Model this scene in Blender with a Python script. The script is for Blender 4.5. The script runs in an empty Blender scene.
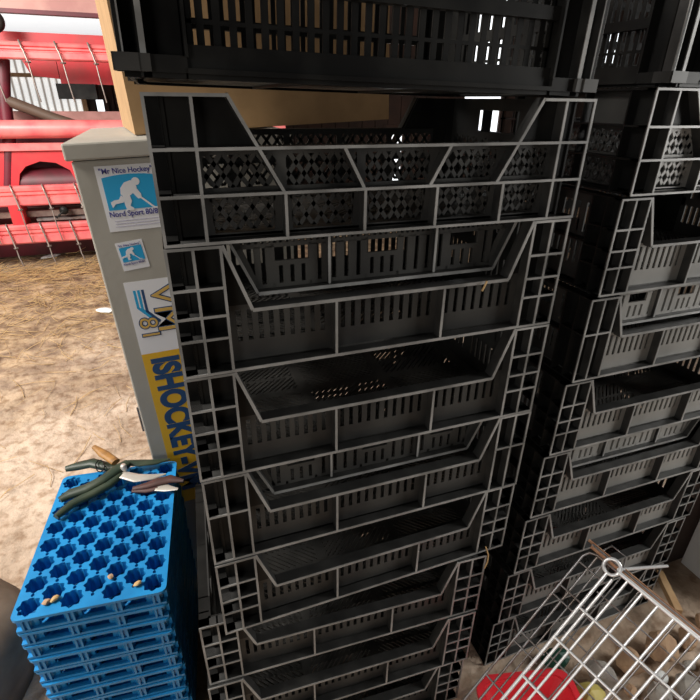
import bpy, math, random
from mathutils import Vector, Matrix
random.seed(7)
scene = bpy.context.scene
COL = scene.collection
R = math.radians

# ------------------------------------------------------------------ camera
CAMPOS = Vector((0.0094, -0.6164, 1.41))
RX = Vector((0.94102257, -0.33816853, 0.01088924))
RY = Vector((-0.143073, -0.42688215, -0.89291755))      # image-down in world space
RZ = Vector((0.30660504, 0.83869761, -0.45008852))      # viewing direction
cd = bpy.data.cameras.new('camera'); cam = bpy.data.objects.new('camera', cd); COL.objects.link(cam)
m = Matrix.Identity(4)
for i in range(3):
    m[i][0] = RX[i]; m[i][1] = -RY[i]; m[i][2] = -RZ[i]; m[i][3] = CAMPOS[i]
cam.matrix_world = m
cd.sensor_width = 36; cd.lens = 496 / 700 * 36; cd.clip_start = 0.01
scene.camera = cam

def ray(px, py):
    return RX * (px - 350) + RY * (py - 350) + RZ * 496
def at(px, py, Y):
    r = ray(px, py); return CAMPOS + r * ((Y - CAMPOS.y) / r.y)
def onz(px, py, Z):
    r = ray(px, py); return CAMPOS + r * ((Z - CAMPOS.z) / r.z)

# ------------------------------------------------------------------ materials
def mat(name, col, rough=0.5, metal=0.0, col2=None, scale=20.0, bump=0.0, bscale=None, detail=6.0, lo=0.4, hi=0.65, spec=None, emit=None, estr=1.0, coords='Object'):
    M = bpy.data.materials.new(name); M.use_nodes = True
    nt = M.node_tree; b = nt.nodes['Principled BSDF']
    b.inputs['Base Color'].default_value = (*col, 1); b.inputs['Roughness'].default_value = rough; b.inputs['Metallic'].default_value = metal
    if spec is not None: b.inputs['Specular IOR Level'].default_value = spec
    tc = nt.nodes.new('ShaderNodeTexCoord')
    if col2 is not None:
        n = nt.nodes.new('ShaderNodeTexNoise'); n.inputs['Scale'].default_value = scale; n.inputs['Detail'].default_value = detail
        nt.links.new(tc.outputs[coords], n.inputs['Vector'])
        mr = nt.nodes.new('ShaderNodeMapRange'); mr.inputs[1].default_value = lo; mr.inputs[2].default_value = hi
        nt.links.new(n.outputs['Fac'], mr.inputs[0])
        mx = nt.nodes.new('ShaderNodeMix'); mx.data_type = 'RGBA'
        mx.inputs[6].default_value = (*col, 1); mx.inputs[7].default_value = (*col2, 1)
        nt.links.new(mr.outputs[0], mx.inputs[0]); nt.links.new(mx.outputs[2], b.inputs['Base Color'])
    if bump:
        n2 = nt.nodes.new('ShaderNodeTexNoise'); n2.inputs['Scale'].default_value = bscale or scale; n2.inputs['Detail'].default_value = 8
        nt.links.new(tc.outputs[coords], n2.inputs['Vector'])
        bp = nt.nodes.new('ShaderNodeBump'); bp.inputs['Strength'].default_value = bump; bp.inputs['Distance'].default_value = 0.02
        nt.links.new(n2.outputs['Fac'], bp.inputs['Height']); nt.links.new(bp.outputs['Normal'], b.inputs['Normal'])
    if emit is not None:
        b.inputs['Emission Color'].default_value = (*emit, 1); b.inputs['Emission Strength'].default_value = estr
    return M

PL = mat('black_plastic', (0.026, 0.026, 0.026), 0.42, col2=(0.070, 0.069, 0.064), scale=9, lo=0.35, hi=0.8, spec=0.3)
EDGE = mat('worn_lit_plastic_edge', (0.16, 0.16, 0.155), 0.4, col2=(0.42, 0.42, 0.41), scale=14, lo=0.35, hi=0.75)  # edge wear plus painted highlight where rib fronts catch the light
LITFLOOR = mat('lit_plastic_floor', (0.05, 0.05, 0.048), 0.38, col2=(0.16, 0.155, 0.145), scale=10, lo=0.35, hi=0.75)  # lighter than the walls: light and sheen on crate floors painted in
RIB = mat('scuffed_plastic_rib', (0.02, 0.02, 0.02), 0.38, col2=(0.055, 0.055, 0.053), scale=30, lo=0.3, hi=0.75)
BLK = mat('dark_plastic', (0.007, 0.007, 0.007), 0.42, col2=(0.018, 0.018, 0.017), scale=12, spec=0.15)  # darker crate black: shade of recessed cells and side walls painted in
BLUE = mat('blue_plastic', (0.018, 0.27, 0.62), 0.32, col2=(0.015, 0.21, 0.5), scale=14)
GREY = mat('cabinet_grey_paint', (0.40, 0.385, 0.34), 0.5, col2=(0.36, 0.345, 0.30), scale=7, bump=0.03, bscale=60)
CARD = mat('cardboard', (0.40, 0.25, 0.12), 0.85, col2=(0.34, 0.21, 0.10), scale=18)
RED = mat('red_paint', (0.62, 0.035, 0.045), 0.4, col2=(0.45, 0.05, 0.05), scale=6, lo=0.45, hi=0.7)
PINK = mat('glare_pale_red_paint', (0.85, 0.22, 0.21), 0.38, col2=(0.78, 0.13, 0.14), scale=8)  # red paled to pink: strong light on the reel put into the paint
MAROON = mat('dark_red_paint', (0.14, 0.012, 0.025), 0.5, col2=(0.08, 0.015, 0.02), scale=6)
STEEL = mat('bright_wire', (0.82, 0.83, 0.85), 0.3, 0.45)
DULL = mat('dull_wire', (0.30, 0.30, 0.31), 0.4, 0.8, col2=(0.2, 0.17, 0.15), scale=25)
RUST = mat('rusty_steel', (0.30, 0.14, 0.07), 0.7, 0.3, col2=(0.42, 0.25, 0.15), scale=60)
TINE = mat('spring_steel', (0.33, 0.28, 0.25), 0.4, 0.5)
WHITE = mat('white_sticker', (0.78, 0.79, 0.82), 0.5)
SKYB = mat('sticker_blue', (0.012, 0.36, 0.68), 0.45)
NAVY = mat('sticker_navy', (0.012, 0.06, 0.17), 0.5)
INK = mat('sticker_ink', (0.05, 0.05, 0.28), 0.5)
YEL = mat('sticker_yellow', (0.72, 0.42, 0.02), 0.45)
GOLD = mat('sticker_gold', (0.62, 0.40, 0.10), 0.45)
WOOD = mat('pale_wood', (0.55, 0.36, 0.19), 0.7, col2=(0.45, 0.27, 0.13), scale=12)
BARN = mat('barn_boards', (0.030, 0.018, 0.014), 0.8, col2=(0.06, 0.03, 0.022), scale=3)
GRN = mat('green_handle', (0.022, 0.040, 0.026), 0.45, col2=(0.045, 0.060, 0.036), scale=25)
BRN = mat('brown_handle', (0.085, 0.035, 0.03), 0.5, col2=(0.05, 0.03, 0.03), scale=25)
BLADE = mat('blade_steel', (0.72, 0.68, 0.62), 0.35, 0.5)
BRASS = mat('worn_orange_handle', (0.36, 0.18, 0.05), 0.5, col2=(0.16, 0.08, 0.03), scale=40)
STRAW = mat('straw', (0.62, 0.42, 0.19), 0.8, col2=(0.45, 0.29, 0.13), scale=3)
STONE = mat('rubble_grey', (0.40, 0.37, 0.33), 0.9, col2=(0.26, 0.24, 0.22), scale=16, bump=0.5, bscale=40)
STONE2 = mat('rubble_tan', (0.50, 0.33, 0.20), 0.9, col2=(0.36, 0.22, 0.14), scale=16, bump=0.5, bscale=40)
REDP = mat('red_plastic', (0.75, 0.03, 0.045), 0.35, col2=(0.62, 0.03, 0.04), scale=9)
DGRN = mat('dark_green_plastic', (0.008, 0.06, 0.04), 0.4)
YPL = mat('yellow_plastic', (0.60, 0.50, 0.14), 0.5)
MUD = mat('brown_sacking', (0.13, 0.09, 0.06), 0.8, col2=(0.20, 0.145, 0.10), scale=12)
PIPE = mat('grey_pipe', (0.16, 0.145, 0.13), 0.5, col2=(0.11, 0.10, 0.09), scale=9)
WBOARD = mat('white_board', (0.80, 0.82, 0.82), 0.6, col2=(0.74, 0.76, 0.76), scale=4)
PANE = mat('daylight_pane', (0.8, 0.82, 0.84), 0.5, emit=(0.93, 0.97, 1.0), estr=1.6)

def corrugated():
    M = bpy.data.materials.new('ribbed_daylight_sheet'); M.use_nodes = True
    nt = M.node_tree; b = nt.nodes['Principled BSDF']
    tc = nt.nodes.new('ShaderNodeTexCoord'); w = nt.nodes.new('ShaderNodeTexWave'); w.bands_direction = 'X'
    w.inputs['Scale'].default_value = 4.2; w.inputs['Distortion'].default_value = 0.3
    nt.links.new(tc.outputs['Object'], w.inputs['Vector'])
    cr = nt.nodes.new('ShaderNodeValToRGB'); cr.color_ramp.elements[0].color = (0.30, 0.27, 0.24, 1); cr.color_ramp.elements[1].color = (0.95, 0.97, 0.95, 1)
    cr.color_ramp.elements[0].position = 0.05; cr.color_ramp.elements[1].position = 0.45
    nt.links.new(w.outputs['Fac'], cr.inputs[0]); nt.links.new(cr.outputs[0], b.inputs['Base Color'])
    nt.links.new(cr.outputs[0], b.inputs['Emission Color']); b.inputs['Emission Strength'].default_value = 0.75
    return M
CORR = corrugated()

def dirt():
    M = bpy.data.materials.new('dry_earth_floor'); M.use_nodes = True
    nt = M.node_tree; b = nt.nodes['Principled BSDF']; b.inputs['Roughness'].default_value = 0.95
    tc = nt.nodes.new('ShaderNodeTexCoord')
    def noise(s, d=8):
        n = nt.nodes.new('ShaderNodeTexNoise'); n.inputs['Scale'].default_value = s; n.inputs['Detail'].default_value = d
        nt.links.new(tc.outputs['Object'], n.inputs['Vector']); return n
    def ramp(n, p0, c0, p1, c1):
        r = nt.nodes.new('ShaderNodeValToRGB'); e = r.color_ramp.elements
        e[0].position = p0; e[0].color = (*c0, 1); e[1].position = p1; e[1].color = (*c1, 1)
        nt.links.new(n, r.inputs[0]); return r.outputs[0]
    def mixc(fac, a, b, blend='MIX'):
        m = nt.nodes.new('ShaderNodeMix'); m.data_type = 'RGBA'; m.blend_type = blend
        if isinstance(fac, float): m.inputs[0].default_value = fac
        else: nt.links.new(fac, m.inputs[0])
        nt.links.new(a, m.inputs[6]); nt.links.new(b, m.inputs[7]); return m.outputs[2]
    bare = ramp(noise(2.2).outputs['Fac'], 0.36, (0.34, 0.24, 0.165), 0.60, (0.58, 0.46, 0.355))
    litter = ramp(noise(7).outputs['Fac'], 0.36, (0.14, 0.085, 0.05), 0.66, (0.46, 0.33, 0.20))
    sx = nt.nodes.new('ShaderNodeSeparateXYZ'); nt.links.new(tc.outputs['Object'], sx.inputs[0])
    nz = noise(1.3); ad = nt.nodes.new('ShaderNodeMath'); ad.operation = 'MULTIPLY_ADD'; ad.inputs[1].default_value = 3.2
    nt.links.new(nz.outputs['Fac'], ad.inputs[0]); nt.links.new(sx.outputs['Y'], ad.inputs[2])
    mr = nt.nodes.new('ShaderNodeMapRange'); mr.inputs[1].default_value = 3.1; mr.inputs[2].default_value = 4.6
    nt.links.new(ad.outputs[0], mr.inputs[0])
    base = mixc(mr.outputs[0], bare, litter)
    speck = ramp(noise(22).outputs['Fac'], 0.34, (0.55, 0.46, 0.38), 0.52, (1, 1, 1))
    nt.links.new(mixc(0.8, base, speck, 'MULTIPLY'), b.inputs['Base Color'])
    d = noise(9, 10); bp = nt.nodes.new('ShaderNodeBump'); bp.inputs['Strength'].default_value = 0.8; bp.inputs['Distance'].default_value = 0.05
    nt.links.new(d.outputs['Fac'], bp.inputs['Height']); nt.links.new(bp.outputs['Normal'], b.inputs['Normal'])
    return M
DIRT = dirt()

# ------------------------------------------------------------------ mesh helpers
class MB:
    def __init__(s): s.v = []; s.f = []; s.mi = []; s.mats = []; s.sm = []
    def _m(s, M):
        if M not in s.mats: s.mats.append(M)
        return s.mats.index(M)
    def add(s, vs, fs, M, smooth=False):
        o = len(s.v); s.v += [tuple(v) for v in vs]; k = s._m(M)
        for f in fs: s.f.append(tuple(i + o for i in f)); s.mi.append(k); s.sm.append(smooth)
    def hexa(s, p, M):
        s.add(p, [(3, 2, 1, 0), (4, 5, 6, 7), (0, 1, 5, 4), (1, 2, 6, 5), (2, 3, 7, 6), (3, 0, 4, 7)], M)
    def box(s, x0, x1, y0, y1, z0, z1, M, fn=None):
        p = [(x0, y0, z0), (x1, y0, z0), (x1, y1, z0), (x0, y1, z0), (x0, y0, z1), (x1, y0, z1), (x1, y1, z1), (x0, y1, z1)]
        if fn: p = [fn(*q) for q in p]
        s.hexa(p, M)
    def prism(s, poly, fn, d0, d1, M):
        n = len(poly); vs = [fn(u, z, d0) for u, z in poly] + [fn(u, z, d1) for u, z in poly]
        fs = [tuple(range(n)), tuple(range(2 * n - 1, n - 1, -1))] + [(i, i + n, (i + 1) % n + n, (i + 1) % n) for i in range(n)]
        s.add(vs, fs, M)
    def tube(s, pts, r, M, n=8, caps=True, radii=None):
        pts = [Vector(p) for p in pts]; vs = []; fs = []
        up = Vector((0.13, 0.31, 0.94))
        for i, p in enumerate(pts):
            t = (pts[min(i + 1, len(pts) - 1)] - pts[max(i - 1, 0)]).normalized()
            a = t.cross(up)
            if a.length < 0.05: a = t.cross(Vector((1, 0, 0)))
            a.normalize(); b = t.cross(a); rr = radii[i] if radii else r
            up = a.cross(t)
            for k in range(n):
                th = 2 * math.pi * k / n; vs.append(p + (a * math.cos(th) + b * math.sin(th)) * rr)
        for i in range(len(pts) - 1):
            for k in range(n): fs.append((i * n + k, i * n + (k + 1) % n, (i + 1) * n + (k + 1) % n, (i + 1) * n + k))
        s.add(vs, fs, M, True)
        if caps:
            L = len(pts) - 1
            s.add(vs[:n][::-1], [tuple(range(n))], M); s.add(vs[L * n:], [tuple(range(n))], M)
    def lathe(s, prof, M, n=24, fn=None, smooth=True):
        vs = []; fs = []
        for r, z in prof:
            for k in range(n):
                th = 2 * math.pi * k / n; p = (r * math.cos(th), r * math.sin(th), z); vs.append(fn(*p) if fn else p)
        for i in range(len(prof) - 1):
            for k in range(n): fs.append((i * n + k, i * n + (k + 1) % n, (i + 1) * n + (k + 1) % n, (i + 1) * n + k))
        s.add(vs, fs, M, smooth)
    def mesh(s, name):
        me = bpy.data.meshes.new(name); me.from_pydata(s.v, [], s.f)
        for M in s.mats: me.materials.append(M)
        me.polygons.foreach_set('material_index', s.mi); me.polygons.foreach_set('use_smooth', s.sm)
        me.update(); return me
    def build(s, name, parent=None, bevel=0):
        o = bpy.data.objects.new(name, s.mesh(name)); COL.objects.link(o); o.parent = parent
        if bevel:
            b = o.modifiers.new('bevel', 'BEVEL'); b.width = bevel; b.segments = 2; b.limit_method = 'ANGLE'
        return o

def tag(o, label=None, cat=None, group=None, kind=None):
    for k, v in (('label', label), ('category', cat), ('group', group), ('kind', kind)):
        if v: o[k] = v
    return o
def empty(name, loc=(0, 0, 0), rot=(0, 0, 0)):
    o = bpy.data.objects.new(name, None); COL.objects.link(o); o.location = loc; o.rotation_euler = rot; o.empty_display_size = 0.05
    return o
def copy_tree(o, parent=None):
    c = o.copy(); COL.objects.link(c); c.parent = parent
    for ch in list(o.children): copy_tree(ch, c)
    return c

def clip(poly, conv):
    """clip polygon by a convex counter-clockwise polygon"""
    out = poly
    for i in range(len(conv)):
        a = conv[i]; b = conv[(i + 1) % len(conv)]
        def side(p): return (b[0] - a[0]) * (p[1] - a[1]) - (b[1] - a[1]) * (p[0] - a[0])
        src = out; out = []
        for k in range(len(src)):
            p = src[k]; q = src[(k + 1) % len(src)]; sp, sq = side(p), side(q)
            if sp >= 0: out.append(p)
            if sp * sq < 0:
                t = sp / (sp - sq); out.append((p[0] + (q[0] - p[0]) * t, p[1] + (q[1] - p[1]) * t))
        if len(out) < 3: return []
    return out

# ------------------------------------------------------------------ the setting
g = MB(); N = 60
for i in range(N + 1):
    for j in range(N + 1):
        x = -7 + 20 * i / N; y = -4 + 11 * j / N
        g.v.append((x, y, 0))
for i in range(N):
    for j in range(N):
        a = i * (N + 1) + j; g.f.append((a, a + N + 1, a + N + 2, a + 1)); g.mi.append(0); g.sm.append(True)
g.mats = [DIRT]
tag(g.build('floor'), kind='structure')

WY = 6.6
wb = MB(); wb.box(-7, 13, WY + 0.06, WY + 0.16, 0, 4.2, BARN)
for k in range(100):
    x = -7 + k * 0.2; wb.box(x + 0.006, x + 0.194, WY + 0.03, WY + 0.06, 0, 4.2, BARN)
tag(wb.build('wall_back'), kind='structure')
ce = MB(); ce.box(-7, 13, -0.6, WY + 0.2, 4.2, 4.3, BARN); tag(ce.build('ceiling'), kind='structure')
wr = MB(); wr.box(13, 13.1, -4, WY + 0.2, 0, 4.2, BARN); tag(wr.build('wall_right'), kind='structure')

def quad_prism(pts, Y, thick, M, name, parent=None):
    b = MB(); f = [at(px, py, Y) for px, py in pts]; k = len(f)
    b.add(f + [p + Vector((0, thick, 0)) for p in f], [tuple(range(k)), tuple(range(2 * k - 1, k - 1, -1))] + [(i, (i + 1) % k, (i + 1) % k + k, i + k) for i in range(k)], M)
    return b.build(name, parent)

def window(n, x0, x1, z0, z1, pane, bars=(), frame=BARN, fw=0.05, hb=()):
    f = MB()
    Y0, Y1 = WY - 0.03, WY + 0.03
    f.box(x0 - fw, x0, Y0, Y1, z0 - fw, z1 + fw, frame); f.box(x1, x1 + fw, Y0, Y1, z0 - fw, z1 + fw, frame)
    f.box(x0, x1, Y0, Y1, z0 - fw, z0, frame); f.box(x0, x1, Y0, Y1, z1, z1 + fw, frame)
    for bx, bw in bars: f.box(bx - bw, bx + bw, Y0, Y1, z0, z1, frame)
    for bz, bw in hb: f.box(x0, x1, Y0, Y1, bz - bw, bz + bw, frame)
    o = f.build('window_%d' % n); tag(o, kind='structure')
    p = MB(); p.box(x0, x1, WY + 0.005, WY + 0.012, z0, z1, pane); p.build('pane', o)
    return o
# windows of the back wall (daylight behind them)
PANE2 = mat('milky_daylight_pane', (0.8, 0.82, 0.84), 0.5, emit=(0.93, 0.97, 1.0), estr=0.62)
window(1, -3.0, 1.2, 1.96, 2.24, PANE2, frame=WBOARD)
window(2, -2.6, -0.75, 0.85, 1.80, CORR, bars=((-1.75, 0.04),), frame=WOOD, hb=((1.22, 0.03), (1.62, 0.02)))
window(3, 4.40, 5.05, 0.95, 1.55, PANE)
window(4, 4.40, 4.95, 1.75, 2.75, PANE, bars=((4.62, 0.03), (4.78, 0.03)))
window(5, 3.18, 3.42, -0.0 + 0.06, 1.05, PANE)
window(6, 6.60, 7.95, 1.98, 2.52, PANE, bars=((6.78, 0.05), (6.98, 0.05), (7.24, 0.16), (7.5, 0.05), (7.7, 0.05)), hb=((2.44, 0.02),))
window(7, -0.60, -0.52, 1.1, 1.38, PANE)

# ------------------------------------------------------------------ plastic crates
W, D = 0.6, 0.4
def maps():
    return {'front': (W, lambda u, z, d: (u, d, z)), 'back': (W, lambda u, z, d: (W - u, D - d, z)),
            'left': (D, lambda u, z, d: (d, D - u, z)), 'right': (D, lambda u, z, d: (W - d, u, z))}
C0 = lambda x, y, z: (x - W / 2, y - D / 2, z)
def mp(name):
    L, f = maps()[name]
    return L, (lambda u, z, d: C0(*f(u, z, d)))
RD, WT, RT = 0.019, 0.003, 0.0032
EW = 0.0016       # worn front edge of every rib, with its highlight painted in
def hrib(mb, f, u0, u1, z, d0=0.0, d1=RD, t=RT, M=RIB):
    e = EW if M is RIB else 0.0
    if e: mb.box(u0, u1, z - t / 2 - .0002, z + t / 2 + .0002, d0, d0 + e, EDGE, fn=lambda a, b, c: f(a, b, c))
    mb.box(u0, u1, z - t / 2, z + t / 2, d0 + e, d1, M, fn=lambda a, b, c: f(a, b, c))
def vrib(mb, f, u, z0, z1, d0=0.0, d1=RD, t=RT, M=RIB):
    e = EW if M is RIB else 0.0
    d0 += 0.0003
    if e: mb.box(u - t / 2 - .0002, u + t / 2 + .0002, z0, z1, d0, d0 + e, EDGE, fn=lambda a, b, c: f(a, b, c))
    mb.box(u - t / 2, u + t / 2, z0, z1, d0 + e, d1, M, fn=lambda a, b, c: f(a, b, c))
def drib(mb, f, a, b, d0=0.0, d1=RD, t=RT * 1.2, M=RIB):
    dx, dz = b[0] - a[0], b[1] - a[1]; l = math.hypot(dx, dz); nx, nz = -dz / l * t / 2, dx / l * t / 2
    q = [(a[0] - nx, a[1] - nz), (b[0] - nx, b[1] - nz), (b[0] + nx, b[1] + nz), (a[0] + nx, a[1] + nz)]
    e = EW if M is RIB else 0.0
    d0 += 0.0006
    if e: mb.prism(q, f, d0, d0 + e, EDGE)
    mb.prism(q, f, d0 + e, d1, M)
def plate(mb, f, u0, u1, z0, z1, d0=RD, d1=RD + WT, M=PL):
    if u1 > u0 and z1 > z0: mb.box(u0, u1, z0, z1, d0, d1, M, fn=lambda a, b, c: f(a, b, c))
def slots(mb, f, u0, u1, z0, z1, pitch=0.0140, sw=0.0068, d0=RD, d1=RD + WT, M=PL):
    n = max(1, int((u1 - u0 - (pitch - sw)) / pitch)); step = (u1 - u0) / n
    for i in range(n + 1):
        c = u0 + i * step; h = (step - sw) / 2
        plate(mb, f, max(u0, c - h), min(u1, c + h), z0, z1, d0, d1, M)
def lattice(mb, f, conv, pu=0.0200, pz=0.027, t=0.0054, d0=RD, d1=RD + WT, M=PL):
    us = [p[0] for p in conv]; zs = [p[1] for p in conv]; u0, u1, z0, z1 = min(us), max(us), min(zs), max(zs)
    k = pu / pz; H = z1 - z0; c = u0 - k * H - pu
    h = t / 2 * math.hypot(1, k)
    while c < u1 + k * H + pu:
        for sgn in (1, -1):
            a = (c, z0); b = (c + sgn * k * H, z1)
            q = clip([(a[0] - h, a[1]), (a[0] + h, a[1]), (b[0] + h, b[1]), (b[0] - h, b[1])], conv)
            if q: mb.prism(q, f, d0, d1, M)
        c += pu

def build_posts(root, us, zs, h):
    """four ribbed corner posts, each an L of cells over two walls"""
    for a, ma, c, mc in (('front', 0, 'left', 1), ('front', 1, 'right', 0), ('back', 0, 'right', 1), ('back', 1, 'left', 0)):
        mb = MB()
        for nm, mir in ((a, ma), (c, mc)):
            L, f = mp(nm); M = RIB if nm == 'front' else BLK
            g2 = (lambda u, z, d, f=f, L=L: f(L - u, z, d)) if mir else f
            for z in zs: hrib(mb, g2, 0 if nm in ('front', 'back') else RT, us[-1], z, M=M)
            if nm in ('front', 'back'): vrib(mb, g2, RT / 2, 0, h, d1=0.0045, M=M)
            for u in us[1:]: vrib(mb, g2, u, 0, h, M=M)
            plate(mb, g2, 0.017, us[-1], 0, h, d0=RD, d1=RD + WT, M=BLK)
        mb.build('corner_post', root)

def crate_root(label, group): return None

def crate_A(h=0.164):
    root = empty('plastic_crate')
    build_posts(root, [0, 0.05], [0.0016, 0.057, 0.108, h - 0.0016], h)
    for nm in ('front', 'back', 'left', 'right'):
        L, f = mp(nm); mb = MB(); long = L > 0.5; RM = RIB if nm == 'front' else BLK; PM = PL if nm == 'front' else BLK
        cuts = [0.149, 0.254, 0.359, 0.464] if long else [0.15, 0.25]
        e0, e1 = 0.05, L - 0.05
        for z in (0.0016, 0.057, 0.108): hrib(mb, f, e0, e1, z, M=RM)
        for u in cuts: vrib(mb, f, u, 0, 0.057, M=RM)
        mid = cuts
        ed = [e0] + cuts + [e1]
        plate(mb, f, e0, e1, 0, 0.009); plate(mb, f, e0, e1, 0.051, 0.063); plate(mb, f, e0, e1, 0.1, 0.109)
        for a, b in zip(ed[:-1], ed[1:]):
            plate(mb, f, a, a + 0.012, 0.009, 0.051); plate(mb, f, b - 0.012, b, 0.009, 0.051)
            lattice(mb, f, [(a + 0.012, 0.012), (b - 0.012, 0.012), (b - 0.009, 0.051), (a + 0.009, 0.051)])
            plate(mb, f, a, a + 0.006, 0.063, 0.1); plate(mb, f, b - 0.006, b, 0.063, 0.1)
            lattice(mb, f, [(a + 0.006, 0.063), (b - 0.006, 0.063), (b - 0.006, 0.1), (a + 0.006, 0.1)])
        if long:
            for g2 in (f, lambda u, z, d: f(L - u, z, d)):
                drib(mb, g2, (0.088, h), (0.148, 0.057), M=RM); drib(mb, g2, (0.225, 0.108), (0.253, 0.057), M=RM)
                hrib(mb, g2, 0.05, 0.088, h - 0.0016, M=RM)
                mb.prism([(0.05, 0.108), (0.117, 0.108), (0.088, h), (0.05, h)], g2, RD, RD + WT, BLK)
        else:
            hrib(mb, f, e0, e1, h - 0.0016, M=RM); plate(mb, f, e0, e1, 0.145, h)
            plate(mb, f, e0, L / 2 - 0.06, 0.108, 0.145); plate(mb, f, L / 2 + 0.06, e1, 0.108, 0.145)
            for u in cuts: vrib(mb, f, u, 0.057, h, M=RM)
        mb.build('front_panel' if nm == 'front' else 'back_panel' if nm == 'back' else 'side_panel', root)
    crate_floor(root)
    return root

def crate_floor(root):
    mb = MB(); i = RD
    F = lambda x, y, d: C0(x, y, 0.004 + d)
    T = 0.003
    x0, x1, y0, y1 = i, W - i, i, D - i
    def pl(a, b, c, d): mb.box(a, b, c, d, 0.004, 0.004 + T, LITFLOOR, fn=lambda x, y, z: C0(x, y, z))
    bx = [x0, x0 + 0.03, 0.205, 0.225, 0.375, 0.395, x1 - 0.03, x1]; by = [y0, y0 + 0.025, 0.19, 0.21, y1 - 0.025, y1]
    pl(bx[0], bx[1], y0, y1); pl(bx[2], bx[3], y0, y1); pl(bx[4], bx[5], y0, y1); pl(bx[6], bx[7], y0, y1)
    cells = [(bx[1], bx[2]), (bx[3], bx[4]), (bx[5], bx[6])]
    for ci, (a, b) in enumerate(cells):
        pl(a, b, by[0], by[1]); pl(a, b, by[2], by[3]); pl(a, b, by[4], by[5])
        for ri, (c, d) in enumerate(((by[1], by[2]), (by[3], by[4]))):
            conv = [(a, c), (b, c), (b, d), (a, d)]; sg = 1 if (ci + ri) % 2 else -1; H = d - c; k = 1.0
            p = 0.0125; h = 0.0041; u = a - H * k - p
            while u < b + H * k + p:
                q = clip([(u - h, c), (u + h, c), (u + h + sg * k * H, d), (u - h + sg * k * H, d)], conv)
                if q: mb.prism(q, F, 0, T, LITFLOOR)
                u += p
            # short cross webs that break the slots
            for j in (1, 2):
                v = c + H * j / 3; pl(a, b, v - 0.004, v + 0.004)
    # ribbed underside
    for x in (0.2, 0.4): mb.box(x - 0.002, x + 0.002, i, D - i, 0, 0.004, PL, fn=C0)
    mb.build('base', root)

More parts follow.
